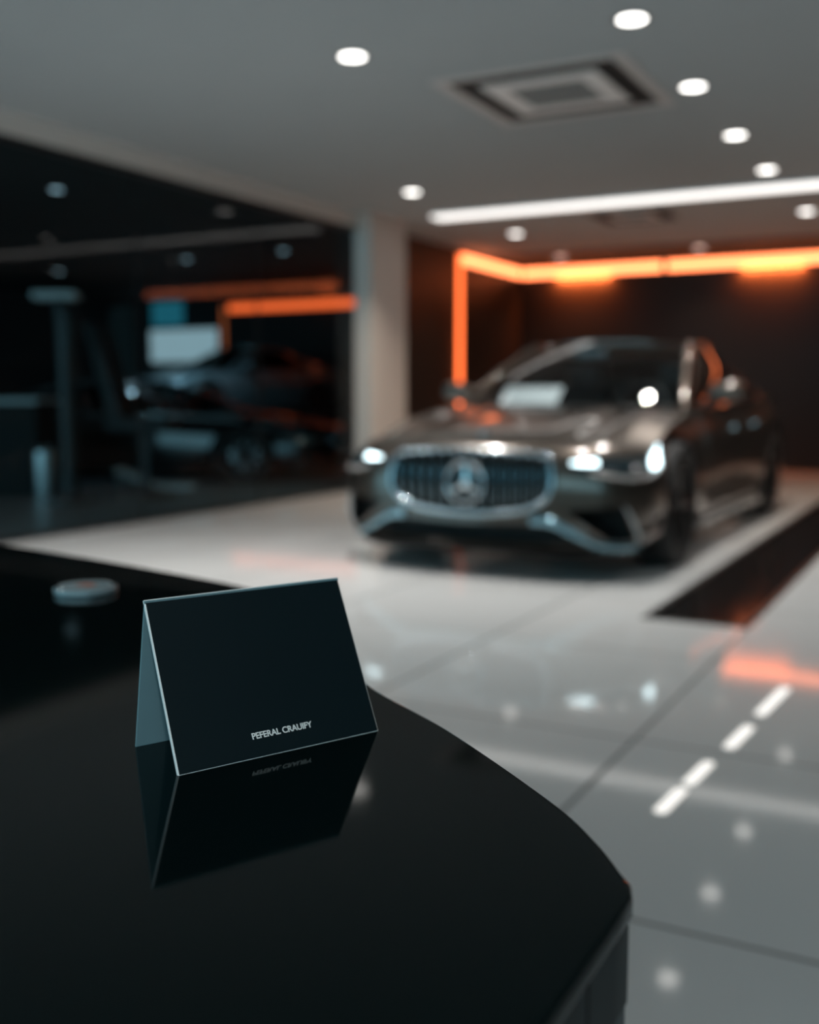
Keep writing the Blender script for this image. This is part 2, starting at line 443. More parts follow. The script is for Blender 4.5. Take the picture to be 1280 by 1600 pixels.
def grille_outline(k=1.0, n=6):
    pts = [(x, 0, z) for x, z in GR]+[(-x, 0, z) for x, z in reversed(GR[1:-1])]
    c = Vector((0, 0, .5))
    return [tuple(c+(p-c)*k) for p in spline(pts, n, True)]
SIDE_IN = [(.52,.372),(.66,.382),(.795,.392),(.835,.215),(.735,.205)]
MID_IN = [(-.43,.298),(0,.285),(.43,.298),(.66,.20),(.42,.192),(0,.19),(-.42,.192),(-.66,.20)]

def boolean_cut(o, cutters):
    for c in cutters:
        md = o.modifiers.new('cut', 'BOOLEAN'); md.operation = 'DIFFERENCE'; md.solver = 'EXACT'; md.object = c
    dg = bpy.context.evaluated_depsgraph_get(); dg.update()
    me = bpy.data.meshes.new_from_object(o.evaluated_get(dg))
    o.modifiers.clear(); o.data = me
    for c in cutters: bpy.data.objects.remove(c, do_unlink=True)

# greenhouse
def ws_B(u): return Vector((.735*u, 1.13+.42*u*u, .882-.016*u*u))
def ws_T(u): return Vector((.555*u, 2.20+.20*u*u, 1.318-.034*u*u))
def rf_R(u): return Vector((.50*u, 3.50-.10*u*u, 1.262-.055*u*u))
def rg_D(u): return Vector((.70*u, 4.42-.14*u*u, .985-.045*u*u))
belt = spline([ws_B(1), (.795,2.05,.872), (.815,2.85,.888), (.80,3.5,.91), rg_D(1)], 12)
rail = spline([ws_T(1), (.572,2.75,1.296), (.555,3.05,1.278), rf_R(1), rf_R(1)+Vector((.0,.001,-.001))], 12)
def on(curve, s):
    f = s*(len(curve)-1); i = min(int(f), len(curve)-2); return curve[i].lerp(curve[i+1], f-i)
def side_g(s, v, sg=1):
    a, b = on(belt, s), on(rail, min(1, s*1.0))
    p = a.lerp(b, v); p.x += .045*math.sin(PI*v)
    return (p.x*sg, p.y, p.z)

def make_wheel(parent, x, y, sg):
    w = MB()
    prof = [(.235,-.10),(.30,-.115),(.33,-.11),(.343,-.09),(.343,.09),(.33,.11),(.30,.115),(.235,.10),(.235,-.10)]
    w.lathe(prof, 48, axis='x')
    o = w.build('wheel', M_RUBBER, parent, smooth=40); o.location = (x, y, WZ)
    r = MB()
    r.lathe([(.24,-.09),(.24,.095*1.0),(.225,.09),(.22,.02),(.22,-.09)], 48, axis='x')
    for k in range(10):
        a = 2*PI*k/10
        for da in (-.09, .09):
            p0 = (sg*.07, .05*math.cos(a), .05*math.sin(a)); p1 = (sg*.09, .225*math.cos(a+da), .225*math.sin(a+da))
            r.tube([p0, p1], [.02, .013], 6)
    r.build('rim', M_RIM, o, smooth=40)
    h = MB(); h.lathe([(0,.10*sg),(.05,.098*sg),(.06,.06*sg),(.06,0)], 24, axis='x'); h.build('hub', M_SATIN, o, smooth=40)
    d = MB(); d.lathe([(.05,.0),(.18,.0),(.18,.02*sg),(.05,.02*sg)], 32, axis='x'); d.build('brake_disc', M_ALU, o, smooth=40)
    return o

def make_car(name, label, paint, emblem=True, lights=True, loc=(0,0,0), rz=0.0, scale=(1,1,1), glass=None):
    root = empty(name, loc, rz); root.scale = scale
    tag(root, label, 'car')
    body = body_shell().build('body', [paint, M_CAVE], root, weld=1e-5)
    cuts = []
    def cutter(m): cuts.append(m.build('cutter', [paint, M_CAVE]))
    for yy in (WB0, WB1):
        for sg in (-1, 1):
            a, b = sorted((sg*.60, sg*1.2)); m = MB(); m.xcyl(a, b, yy, WZ+.012, .388, 56, 1); cutter(m)
    m = MB(); m.yprism([(p[0], p[2]) for p in grille_outline(1.0)], -.4, .10, 1); cutter(m)
    m = MB(); m.yprism(MID_IN, -.4, .13, 1); cutter(m)
    for sg in (-1, 1):
        m = MB(); m.yprism([(sg*x, z) for x, z in SIDE_IN], -.4, .31, 1); cutter(m)
    pl = [(p.x-.07, p.y) for p in belt]
    fr = [ws_B(u) for u in np.linspace(-.9, .9, 13)]
    poly = [(p.x*.96, p.y+.06) for p in fr]+[(x, y) for x, y in pl[1:-3]]+[(-x, y) for x, y in reversed(pl[1:-3])]
    m = MB(); m.prism(poly, .42, 1.2, 1); cutter(m)
    for c in cuts: c.parent = root
    boolean_cut(body, cuts)
    smooth_obj(body.data, 28)
    # bonnet panel, slightly proud, with the power domes of the surface
    us = np.linspace(-.80, .80, 41); vs = np.linspace(.012, .265, 26)
    def bon(t, v):
        b = ws_B(t*.98); lim = max(0.02, (b.y-.05-yfront(1, t))/(yrear(1, t)-yfront(1, t)))
        return hood_pt(t, .012+(lim-.012)*v, .004)
    MB().slab([[bon(t, v) for t in us] for v in np.linspace(0, 1, 28)], (0, 0, -.012)).build('bonnet', paint, root, smooth=35)
    # doors
    for sg in (-1, 1):
        for (y0, y1, nm) in ((1.62, 2.68, 'front_door'), (2.70, 3.36, 'rear_door')):
            G = [[side_at(q, y, sg, .004) for y in np.linspace(y0, y1, 20)] for q in np.linspace(.14, .985, 22)]
            d = MB().slab(G, (-sg*.012, 0, 0)).build(nm, paint, root, smooth=35)
            hx = side_at(.80, y1-.14, sg, .012)
            hb = MB(); hb.box((hx[0]-.012, y1-.25, hx[2]-.012), (hx[0]+.012, y1-.06, hx[2]+.012)); hb.build('door_handle', M_CHROME, d, bevel=.006)
        # side skirt
        G = [[(sg*(f_w(y)-.035+.02*k), y, .125+.06*k) for y in np.linspace(1.32, 3.40, 16)] for k in (0, .5, 1)]
        MB().slab(G, (-sg*.05, 0, 0)).build('side_skirt', M_BLK, root, smooth=40)
    # glazing
    U = np.linspace(-1, 1, 25)
    def wsp(u, v):
        p = ws_B(u).lerp(ws_T(u), v); n = Vector((0, -.72, .69)); return tuple(p+n*(.035*math.sin(PI*v)))
    gl = glass or M_CGLASS
    MB().grid([[wsp(u, v) for u in U*.955] for v in np.linspace(0.0, .985, 16)]).build('windscreen', gl, root, smooth=60)
    rows = [ws_T, lambda u: Vector((.575*u, 2.80+.04*u*u, 1.336-.042*u*u)), lambda u: Vector((.55*u, 3.18-.03*u*u, 1.312-.05*u*u)), rf_R]
    RG = [spline([r(u) for r in rows], 6) for u in U]
    MB().slab([[tuple(p) for p in row] for row in RG], (0, 0, -.02)).build('roof', paint, root, smooth=50)
    MB().grid([[tuple(rf_R(u).lerp(rg_D(u), v)+Vector((0, .4, .9))*(.045*math.sin(PI*v))) for u in U*.93] for v in np.linspace(0, 1, 12)]).build('rear_window', M_CGLASSD, root, smooth=60)
    for sg in (-1, 1):
        fm = MB()
        e = lambda v: .84-.20*v
        c0 = [.0, .035]; 
        vv = list(np.linspace(.05, .93, 12))
        glassG = [[side_g(.045+(e(v)-.045)*k, v, sg) for k in np.linspace(0, 1, 24)] for v in vv]
        MB().grid(glassG).build('side_window', M_CGLASSD, root, smooth=60)
        fm.grid([[side_g(.045*k, v, sg) for k in (0, .5, 1)] for v in np.linspace(0, 1, 14)])
        fm.grid([[side_g(e(v)+(1-e(v))*k, v, sg) for k in np.linspace(0, 1, 8)] for v in np.linspace(0, 1, 14)])
        fm.grid([[side_g(s, v, sg) for s in np.linspace(.04, .85, 24)] for v in (0, .025, .05)])
        fm.grid([[side_g(s, v, sg) for s in np.linspace(.04, .68, 24)] for v in (.93, .965, 1)])
        fm.tube([tuple(Vector((ws_B(1).x*sg, ws_B(1).y, ws_B(1).z)).lerp(Vector((ws_T(1).x*sg, ws_T(1).y, ws_T(1).z)), k)+Vector((0, -.012, .012))*math.sin(PI*k)*2) for k in np.linspace(-.02, 1, 8)], .026, 10)
        fm.tube([tuple(rf_R(1).lerp(rg_D(1), k)*1.0 if sg > 0 else Vector((-rf_R(1).lerp(rg_D(1), k).x, rf_R(1).lerp(rg_D(1), k).y, rf_R(1).lerp(rg_D(1), k).z))) for k in np.linspace(0, 1, 8)], .022, 8)
        fm.tube([(p.x*sg, p.y, p.z) for p in rail], .016, 8)
        fm.build('cabin_frame', paint, root, smooth=50)
    for sg in (-1, 1):
        tm = MB(); tm.tube([(sg*(p.x+.004), p.y, p.z+.004) for p in belt], .009, 6); tm.build('window_trim', M_CHROME, root, smooth=60)
        bp = MB(); bp.slab([[side_g(s, v, sg) for s in (.43, .47)] for v in np.linspace(.03, .95, 8)], (sg*.006, 0, .003)); bp.build('door_pillar', M_BLK, root, smooth=40)
    # interior
    db = MB(); db.slab([[(x, ws_B(x/.76).y+.10+.45*k, .80+.085*math.sin(PI*min(1, k+.25))) for x in np.linspace(-.66, .66, 15)] for k in np.linspace(0, 1, 7)], (0, 0, -.18))
    db.build('dashboard', M_SATIN, root, smooth=50)
    sw = MB(); cx = .34
    sw.tube([(cx+.17*math.cos(a), 2.02+.05*math.sin(a), .86+.165*math.sin(a)) for a in np.linspace(0, 2*PI, 29)[:-1]], .014, 8, closed=True)
    sw.tube([(cx-.16, 2.02, .86), (cx+.16, 2.02, .86)], .016, 8).tube([(cx, 2.02, .86), (cx, 1.9, .82)], .02, 8)
    sw.build('steering_wheel', M_LEATHER, root, smooth=60)
    for (sx, sy) in ((-.35, 2.35), (.35, 2.35), (-.34, 3.15), (.34, 3.15)):
        st = MB(); hgt = .60 if sy < 3 else .50
        G = [[(sx+.23*u*(1-.25*max(0, k-.6)), sy+.28+.26*k-.05*(1-u*u)*0+.03*u*u*-1, .50+hgt*k) for u in np.linspace(-1, 1, 9)] for k in np.linspace(0, .86, 8)]
        st.slab(G, (0, .10, 0)); st.box((sx-.23, sy-.22, .44), (sx+.23, sy+.34, .56))
        st.box((sx-.12, sy+.28+.26*.86, .50+hgt*.84), (sx+.12, sy+.28+.26*.86+.09, .50+hgt+.09))
        st.build('seat', M_LEATHER, root, bevel=.02)
    rm = MB(); rm.box((-.11, 1.98, 1.195), (.11, 2.01, 1.255)); rm.tube([(0, 2.0, 1.25), (0, 2.08, 1.285)], .012, 6); rm.build('inside_mirror', M_BLK, root, bevel=.01)
    # mirrors
    for sg in (-1, 1):
        mm = MB(); k = 24
        G = []
        for i in range(13):
            a = PI*i/12; rr = math.sin(a)**.6
            G.append([(sg*(.925-.115*math.cos(a)*1.0), 1.86+.055*rr*math.cos(b)-(.02 if math.cos(b) < 0 else 0), .965+.012*math.cos(a)*-1+.068*rr*math.sin(b)) for b in np.linspace(0, 2*PI, k+1)])
        mm.grid(G); mo = mm.build('wing_mirror', paint, root, smooth=60, weld=1e-5)
        ar = MB(); ar.tube([(sg*.78, 1.84, .885), (sg*.85, 1.85, .905), (sg*.90, 1.86, .925)], [.022, .018, .022], 8); ar.build('mirror_arm', M_BLK, mo, smooth=60)
        mg = MB(); mg.lathe([(0, 0), (.055, 0)], 20, axis='y'); go = mg.build('mirror_glass', M_CHROME, mo); go.location = (sg*.925, 1.918, .965); go.scale = (1.7, 1, 1)
    # front: grille
    gm = MB(); ol = grille_outline(1.0)
    def zr(x):
        zz = sorted(p[2] for i, p in enumerate(ol) if abs(p[0]-x) < .03); return zz[0], zz[-1]
    for i in range(15):
        x = -.42+.06*i
        z0, z1 = zr(x); z0 += .0; z1 -= .0
        yb = fascia_y(x, .5)
        gm.tube([(x, yb+.035, z0-.01), (x, yb+.012, z0+.02), (x, yb+.004, (z0+z1)/2), (x, yb+.012, z1-.02), (x, yb+.045, z1+.01)], .0125, 8)
    g = gm.build('grille', M_GRILLE, root, smooth=60)
    fr_ = MB(); fr_.tube([(p[0], fascia_y(p[0], p[2])-.004, p[2]) for p in ol], .0165, 8, closed=True); fr_.build('grille_frame', M_FRAMEC, g, smooth=60)
    if emblem:
        em = MB(); R_ = .105; c = (0, -.012, .497)
        em.tube([(c[0]+R_*math.cos(a), c[1], c[2]+R_*math.sin(a)) for a in np.linspace(0, 2*PI, 49)[:-1]], .0105, 8, closed=True)
        for k in range(3):
            a = PI/2+2*PI*k/3; d = Vector((math.cos(a), 0, math.sin(a))); n = Vector((-d.z, 0, d.x)); C0 = Vector(c)
            em.add([C0+d*R_, C0-n*.030+d*.004, C0+n*.030+d*.004, C0+Vector((0, -.014, 0)), C0+Vector((0, .010, 0))], [(0, 1, 3), (0, 3, 2), (0, 4, 1), (0, 2, 4), (1, 4, 3), (2, 3, 4)])
        em.build('emblem', M_EMBL, g, smooth=30)
        hb = MB(); hb.lathe([(0, .010), (.030, .009), (.034, .004), (.034, -.004)], 28)
        ho = hb.build('bonnet_badge', M_EMBL, root, smooth=40); p = hood_pt(0, .022, .006); ho.location = p; ho.rotation_euler = (math.radians(16), 0, 0)
    # intakes: bars and fins
    for sg in (-1, 1):
        fn = MB()
        fn.tube([(sg*x, fascia_y(x, z)-.006, z) for x, z in [(.795,.395),(.825,.34),(.842,.28),(.845,.22)]], [.008,.013,.014,.012], 8)
        fn.build('intake_fin', M_SILVER if emblem else M_SATIN, root, smooth=60)
        bl = MB()
        pts = [(.36,.318),(.45,.312),(.55,.268),(.66,.212),(.75,.186),(.84,.190)]
        sp = spline([(x, 0, z) for x, z in pts], 5)
        G = [[(sg*p.x, fascia_y(p.x, p.z)-.012-.016*math.sin(PI*k), p.z-.026+.052*k) for p in sp] for k in np.linspace(0, 1, 6)]
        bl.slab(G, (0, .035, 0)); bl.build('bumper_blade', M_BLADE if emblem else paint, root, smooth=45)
    lp = MB()
    xs = [.93*math.sin(PI/2*u) for u in np.linspace(-1, 1, 41)]
    def lipz(x): return .150-.018*math.exp(-((abs(x)-.55)/.22)**2)+.04*max(0, abs(x)-.72)
    G = [[(x*.93, fascia_y(x*.93, .17)+yo, lipz(x)+zo) for x in xs] for yo, zo in ((.06, -.012), (-.035, -.008), (-.045, .004), (-.03, .012), (.05, .03))]
    lp.grid(G); lp.grid([G[0], G[-1]]); lp.build('front_splitter', M_BLK, root, smooth=50, weld=1e-5)
    # headlamps: they wrap round the front corner onto the wing
    def corner(u, q, sg, off):             # u < 1 on the nose, u > 1 along the wing
        if u <= 1:
            p = fascia_pt(math.sin(PI/2*u), q); n = Vector((math.sin(PI/2*u)**3, -math.cos(PI/2*u)**.6, 0))
        else:
            p = side_pt(q, (u-1)*.10, 1); n = Vector((1, 0, 0))
        n.normalize()
        return ((p[0]+n.x*off)*sg, p[1]+n.y*off, p[2]+.3*off)
    top = interp([(.40,.82),(.55,.875),(.75,.905),(.95,.955),(1.12,.985),(1.32,.95)]); bot = interp([(.40,.79),(.50,.72),(.66,.69),(.85,.715),(1.0,.77),(1.15,.84),(1.32,.945)])
    for sg in (-1, 1):
        def hp(u, k, off): return corner(u, bot(u)+(top(u)-bot(u))*k, sg, off)
        X = np.linspace(.40, 1.32, 40)
        h = MB().slab([[hp(u, k, .006) for u in X] for k in np.linspace(0, 1, 9)], (-sg*.01, .02, 0)).build('headlamp', M_LAMPH, root, smooth=45)
        if lights:
            MB().slab([[hp(u, k, .013) for u in np.linspace(.425, .545, 10)] for k in (.56, .72, .90)], (0, .006, 0)).build('lamp_bar', M_LAMPE, h, smooth=45)
            E = []
            for rr in (.0, .5, 1.0):
                E.append([hp(1.02+rr*(.115*math.cos(b)+.05*math.sin(b)), .56+rr*.38*math.sin(b), .013) for b in np.linspace(0, 2*PI, 25)])
            e = MB(); e.slab(E, (-sg*.004, .006, 0)); e.build('lamp_pod', M_LAMPE, h, smooth=45)
        dr = MB(); dr.tube([hp(u, .05, .010) for u in np.linspace(.50, 1.0, 16)], .009, 8); dr.build('lamp_strip', M_LAMPD, h, smooth=60)
    # rear
    G = [[rear_pt(t, q) for t in np.linspace(-.9, .9, 31)] for q in (.84, .88, .92)]
    MB().slab([[(p[0], p[1]+.006, p[2]) for p in r] for r in G], (0, -.02, 0)).build('tail_lamp', M_TAIL, root, smooth=50)
    G = [[rear_pt(t, q) for t in np.linspace(-.8, .8, 31)] for q in (.02, .12, .24)]
    MB().slab([[(p[0], p[1]+.008, p[2]) for p in r] for r in G], (0, -.02, 0)).build('rear_diffuser', M_BLK, root, smooth=50)
    for sg in (-1, 1):
        for y in (WB0, WB1): make_wheel(root, sg*.80, y, sg)
    return root

CARX, CARY = -2.34, 5.0
make_car('saloon_car', 'bronze grey four-door car with vertical bar grille facing the desk on pale tiles', M_BROWN, loc=(CARX, CARY, 0))
ic = MB().box((-.20, -.001, 0), (.20, .001, .21)).build('info_card', M_PAPER)
ic.location = (CARX-.33, CARY+1.66, .885); ic.rotation_euler = (math.radians(-57), 0, math.radians(4))
tag(ic, 'blank white sheet lying behind the windscreen of the bronze car', 'card')

def car_at(nose, heading):            # rotation that points the nose (-y local) along heading
    return math.atan2(heading[1], heading[0])+PI/2
hd = Vector((.90, .27)).normalized()
make_car('sports_car', 'low graphite sports car with pointed nose behind the dark glass wall', M_DARKP, False, False,
         loc=(-6.4, 10.43, 0), rz=car_at(0, hd), scale=(1, 1, .84))
hd = Vector((-.21, -.97)).normalized()
pc = (-12.8, 16.9)
make_car('hatchback_car', 'silver grey car raised on an added low dark plinth at the rear of the glazed room', M_SILVP, False, False,
         loc=(pc[0]+hd.x*2.3, pc[1]+hd.y*2.3, .50), rz=car_at(0, hd), scale=(.95, .95, 1.02))
o = MB().box((-1.3, -2.7, 0), (1.3, 2.7, .50)).build('car_plinth_added', M_WALLG, bevel=.02); o.location = (pc[0], pc[1], 0); o.rotation_euler = (0, 0, car_at(0, hd))  # support added to lift the car until its roof meets its image pixels
tag(o, 'added low dark plinth raising the silver grey car', 'plinth')

# ------------------------------------------------------------------ furniture of the glazed room
ch = empty('bucket_chair', (-7.08, 7.56, 0), math.radians(118)); tag(ch, 'dark high-backed bucket seat on a pedestal behind the glass', 'seat')
b = MB(); G = [[(.27*u*(1-.35*max(0, k-.7)/.3*.6), .0+.22*k-.08*u*u*-1*-1, .72+.88*k) for u in np.linspace(-1, 1, 11)] for k in np.linspace(0, 1, 12)]
b.slab(G, (0, .12, 0)); b.build('backrest', M_LEATHER, ch, bevel=.02)
MB().box((-.28, -.50, .60), (.28, .10, .74)).build('seat_cushion', M_LEATHER, ch, bevel=.04)
MB().box((-.04, -.24, .06), (.04, -.16, .60)).build('column', M_SATIN, ch)
MB().lathe([(0, .0), (.30, 0), (.30, .03), (.06, .08), (0, .08)], 32, c=(0, -.2, 0)).build('pedestal_foot', M_SATIN, ch, smooth=30)

st = empty('studio_lamp_stand', (-7.12, 6.93, 0), math.radians(30)); tag(st, 'tall dark stand with a pale tilted head behind the glass', 'stand')
MB().lathe([(0, 0), (.22, 0), (.22, .03), (.05, .06), (0, .06)], 32).build('foot', M_SATIN, st, smooth=30)
b = MB(); b.tube([(0, 0, .05), (0, 0, 1.2), (.02, 0, 1.6), (-.05, 0, 1.80)], [.07, .08, .11, .06], 14); b.build('column', M_SATIN, st, smooth=60)
b = MB(); b.box((-.26, -.10, 1.77), (.12, .10, 1.84)); b.build('head', M_VENT, st, bevel=.02)

ct = empty('display_counter', (-8.75, 7.55, 0), math.radians(28)); tag(ct, 'dark counter with a pale top at the far left behind the glass', 'counter')
MB().box((-.9, -.3, 0), (.5, .3, .86)).build('body', M_CAVE, ct)
MB().box((-.93, -.33, .86), (.53, .33, .91)).build('counter_top', M_VENT, ct, bevel=.01)

bn = empty('waste_bin', (-7.72, 7.21, 0)); tag(bn, 'small brushed metal bin on the dark floor behind the glass', 'bin')
MB().lathe([(0, 0), (.10, 0), (.105, .02), (.105, .44), (.095, .45), (.095, .40), (0, .40)], 32).build('shell', M_ALU, bn, smooth=30)
MB().lathe([(.108, .42), (.112, .43), (.112, .45), (.095, .455)], 32).build('rim', M_SATIN, bn, smooth=30)

lw = empty('floor_step', (-7.33, 8.33, 0), math.radians(28)); tag(lw, 'low pale folded step lying on the dark floor beside the sports car', 'step')
b = MB(); b.slab([[(x, y, .20-.18*(x+.42)/.42) for x in (-.42, 0)] for y in (-.16, .16)], (0, 0, -.02)); b.build('ramp', M_VENT, lw)
MB().box((0, -.13, .0), (.36, .17, .04)).build('tread', M_VENT, lw, bevel=.005)
MB().box((-.40, -.12, 0), (-.30, .12, .10)).build('support', M_SATIN, lw)

def at_y(px, py, Y):
    cf = Vector((-math.sin(YAW)*math.cos(PITCH), math.cos(YAW)*math.cos(PITCH), -math.sin(PITCH)))
    cr = Vector((math.cos(YAW), math.sin(YAW), 0)); cu = cr.cross(cf)
    r = cf*F_PX+cr*(px-640)+cu*(800-py); k = Y/r.y
    return Vector((0, 0, CAM_Z))+r*k
def wall_panel(name, x0, x1, y0, y1, m, label, cat, Y=RY-.05, th=.05):
    a = at_y(x0, y1, Y); c = at_y(x1, y0, Y)
    o = MB().box((a.x, Y, a.z), (c.x, Y+th, c.z)).build(name, m, bevel=.008)
    return tag(o, label, cat)
M_SIGN = mat('backlit_white', (.7, .75, .76), .5, emit=(.52, .68, .74), es=.55)
M_TEAL = mat('teal_screen', (.02, .10, .13), .3, emit=(.012, .10, .135), es=1.1)
sb = wall_panel('sign_board', 236, 338, 513, 566, M_SIGN, 'backlit white board on the rear wall beside the silver grey car', 'sign board')
wall_panel('wall_screen', 238, 284, 470, 510, M_TEAL, 'teal screen above the backlit white board', 'screen')
wall_panel('wall_panel', 78, 108, 488, 590, M_VENTG, 'narrow grey wall panel left of the tall dark stand', 'panel')
wall_panel('wall_panel', 135, 205, 478, 600, M_VENTG, 'wide grey wall panel behind the high-backed seat', 'panel')

# ------------------------------------------------------------------ light strips
def led(name, a, b, label, group, m=M_LEDO):
    r = empty(name, ((a[0]+b[0])/2, (a[1]+b[1])/2, (a[2]+b[2])/2)); tag(r, label, 'light strip', group)
    c = Vector(r.location); a = Vector(a)-c; b = Vector(b)-c
    d = (b-a); ax = max(range(3), key=lambda i: abs(d[i]))
    return r, a, b, ax
def led_wall(name, a, b, normal, w, label, group, m=M_LEDO, depth=.035):
    r, a, b, ax = led(name, a, b, label, group)
    n = Vector(normal); d = (b-a).normalized(); s = n.cross(d)
    def slab_box(w_, n0, n1, e):
        P = [a-d*e, b+d*e]; vs = []
        for nn in (n0, n1):
            for p, sg in ((P[0], -1), (P[0], 1), (P[1], 1), (P[1], -1)): vs.append(p+s*sg*w_/2+n*nn)
        return MB().add(vs, [(0,1,2,3),(4,5,6,7),(0,1,5,4),(1,2,6,5),(2,3,7,6),(3,0,4,7)])
    slab_box(w+.012, 0, .012, .006).build('channel', M_TRIMR, r)
    slab_box(w, .012, depth, 0).build('diffuser', m, r, bevel=.012)
    return r
G1 = 'orange light strips framing the back bay'
ZL = 2.59
led_wall('light_strip', (BX, 11.92, .10), (BX, 11.92, ZL+.045), (1, 0, 0), .085, 'vertical orange light strip on the dark side wall left of the car', G1)
led_wall('light_strip', (BX, 11.97, ZL), (BX, BY-.04, ZL), (1, 0, 0), .115, 'short orange light strip along the top of the dark side wall', G1, M_LEDH)
led_wall('light_strip', (BX+.05, BY, ZL), (-3.72, BY, ZL), (0, -1, 0), .115, 'orange light strip on the back wall, the one reaching the left corner', G1, M_LEDH)
led_wall('light_strip', (-3.66, BY, ZL), (-1.12, BY, ZL), (0, -1, 0), .115, 'orange light strip on the back wall running out of frame above the car', G1, M_LEDH)
led_wall('light_strip', (-1.06, BY, ZL), (1.40, BY, ZL), (0, -1, 0), .115, 'orange light strip on the back wall beside the right corner', G1, M_LEDH)
G2 = 'orange light strips in the glazed room'
pa, pb = at_y(358, 482, RY), at_y(600, 462, RY)
led_wall('light_strip', (pa.x, RY-.003, pa.z), (BX-.45, RY-.003, pa.z), (0, -1, 0), .17, 'long orange light strip on the rear wall seen through the glass', G2, mat('orange_led_soft', (.7, .3, .1), .5, emit=(1, .12, .025), es=1.7))
led_wall('light_strip', (pa.x-.15, RY-.003, 1.9), (pa.x-.15, RY-.003, pa.z+.06), (0, -1, 0), .09, 'faint vertical orange light strip seen through the glass', G2,
         mat('orange_led_dim', (.5, .2, .1), .5, emit=(1, .2, .05), es=.35))
# wall washers built into the back wall strips
for px in (908, 1205):
    p = at_y(px, 432, BY-.075)
    par = [o for o in bpy.data.objects if o.name.startswith('light_strip') and 'the one reaching' in o.get('label', '') ][0] if px < 1000 else [o for o in bpy.data.objects if o.name.startswith('light_strip') and 'running out of frame' in o.get('label', '')][0]
    l = bpy.data.lights.new('washer', 'AREA'); l.shape = 'RECTANGLE'; l.size = .75; l.size_y = .03; l.energy = 34.0; l.color = (1.0, .19, .045)
    o = bpy.data.objects.new('washer', l); COL.objects.link(o); o.parent = par
    o.location = (p.x-par.location.x, p.y-par.location.y, ZL-.075-par.location.z); o.rotation_euler = (math.radians(38), 0, 0)
# white ceiling bar
lb = empty('linear_light', (-1.9, 9.52, CEIL-.002)); tag(lb, 'long white linear light bar across the ceiling in front of the back bay', 'ceiling light')
b = MB(); b.box((-2.92, -.115, -.032), (3.9, .115, 0)); b.build('housing', M_ALU, lb, bevel=.01)
b = MB(); b.box((-2.90, -.105, -.050), (3.88, .105, -.028)); b.build('diffuser', M_LEDW, lb, bevel=.015)

# glowing dashes on the tiles, standing in for reflections of lights
FG = 'white glowing dashes standing in for floor reflections'
words = ['nearest the desk corner', 'second from the desk corner', 'third from the desk corner', 'farthest from the desk corner']
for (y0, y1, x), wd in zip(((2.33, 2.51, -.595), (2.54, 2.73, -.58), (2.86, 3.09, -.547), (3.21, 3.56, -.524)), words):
    r = empty('floor_glint', (x, (y0+y1)/2, 0)); r.rotation_euler = (0, 0, math.radians(-4)); tag(r, 'short white glowing dash standing in for a reflection on the pale tiles, ' + wd, 'floor glint', FG)
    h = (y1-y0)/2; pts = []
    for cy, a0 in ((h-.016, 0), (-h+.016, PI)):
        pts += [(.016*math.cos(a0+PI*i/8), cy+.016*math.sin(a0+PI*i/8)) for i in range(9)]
    MB().prism(pts, 0, .003).build('diffuser', M_GLINT, r)  # glowing face of the imitated reflection, no lamp
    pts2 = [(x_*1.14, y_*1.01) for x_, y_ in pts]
    MB().prism(pts2, 0, .0015).build('rim', M_VENT, r)  # thin border of the imitated reflection

# ------------------------------------------------------------------ downlights
def make_downlight(x, y, z=CEIL):
    r = empty('downlight', (x, y, z))
    MB().lathe([(.066, .0), (.066, -.004), (.080, -.006), (.088, -.003), (.090, .0)], 36).build('trim_ring', M_TRIMR, r, smooth=40)
    MB().lathe([(0, -.0045), (.05, -.0045), (.066, -.003)], 32).build('lens', M_LENS, r, smooth=40)
    return r
DL = [(-2.985, 4.96, 'round downlight alone in the ceiling at upper left, nearest the glass wall', 2.0), (-4.5, 3.5, 'added unseen downlight beside the glass wall above its near end', 4.0),  # second one added out of view to brighten the floor by the glass
      (-1.54, 5.10, 'round downlight in the right-hand row, the nearest one before the air unit', 1),
      (-1.55, 6.35, 'round downlight in the right-hand row beside the large air unit', 1),
      (-1.57, 7.64, 'round downlight in the right-hand row, second before the white light bar', 1),
      (-1.58, 8.91, 'round downlight in the right-hand row just before the white light bar', 1),
      (-4.47, 8.42, 'round downlight in front of the left end of the white light bar', 2.0),
      (-4.60, 11.09, 'round downlight behind the left end of the white light bar', .8),
      (-1.58, 11.07, 'round downlight behind the white light bar at the right edge', .8),
      (-4.86, 13.22, 'dim round downlight in the dark ceiling band near the left corner', .35),
      (-3.09, 13.18, 'dim round downlight in the dark ceiling band above the car', .35),
      (0.6, 3.80, 'added unseen downlight over the tiles right of the desk', .35),  # out of view, added to light the floor
      (0.6, 6.35, 'added unseen downlight over the tiles right of the black inlay', 1), (0.6, 8.91, 'added unseen downlight right of the white light bar end', 1),  # both unseen, added for more light on the tiles
      (0.6, 11.07, 'added unseen downlight near the right bay wall', .8), (-4.47, 5.75, None, 0), (.25, -.55, 'added unseen downlight above the near end of the desk', 1.0)]  # bay wall and desk lamps added out of view; desk one brightens the card
def area_light(parent, w, color=(1.0, .965, .92), size=.12, spread=112):
    l = bpy.data.lights.new('lamp', 'AREA'); l.shape = 'DISK'; l.size = size; l.energy = w; l.color = color; l.spread = math.radians(spread)
    o = bpy.data.objects.new('lamp', l); COL.objects.link(o); o.parent = parent; o.location = (0, 0, -.012)
    return o
M_LENSD = mat('lamp_lens_dim', (.8, .8, .8), .4, emit=(1.0, .80, .70), es=2.2)
first = None
for x, y, lab, k in DL:
    if lab is None: continue
    if first is None: first = r = make_downlight(x, y)
    else:
        r = copy_tree(first); r.location = (x, y, CEIL)
    tag(r, lab, 'downlight', 'round downlights in the pale ceiling')
    if k < .5:
        for c in kids(r):
            if c.name.startswith('lens'): c.data = c.data.copy(); c.data.materials[0] = M_LENSD
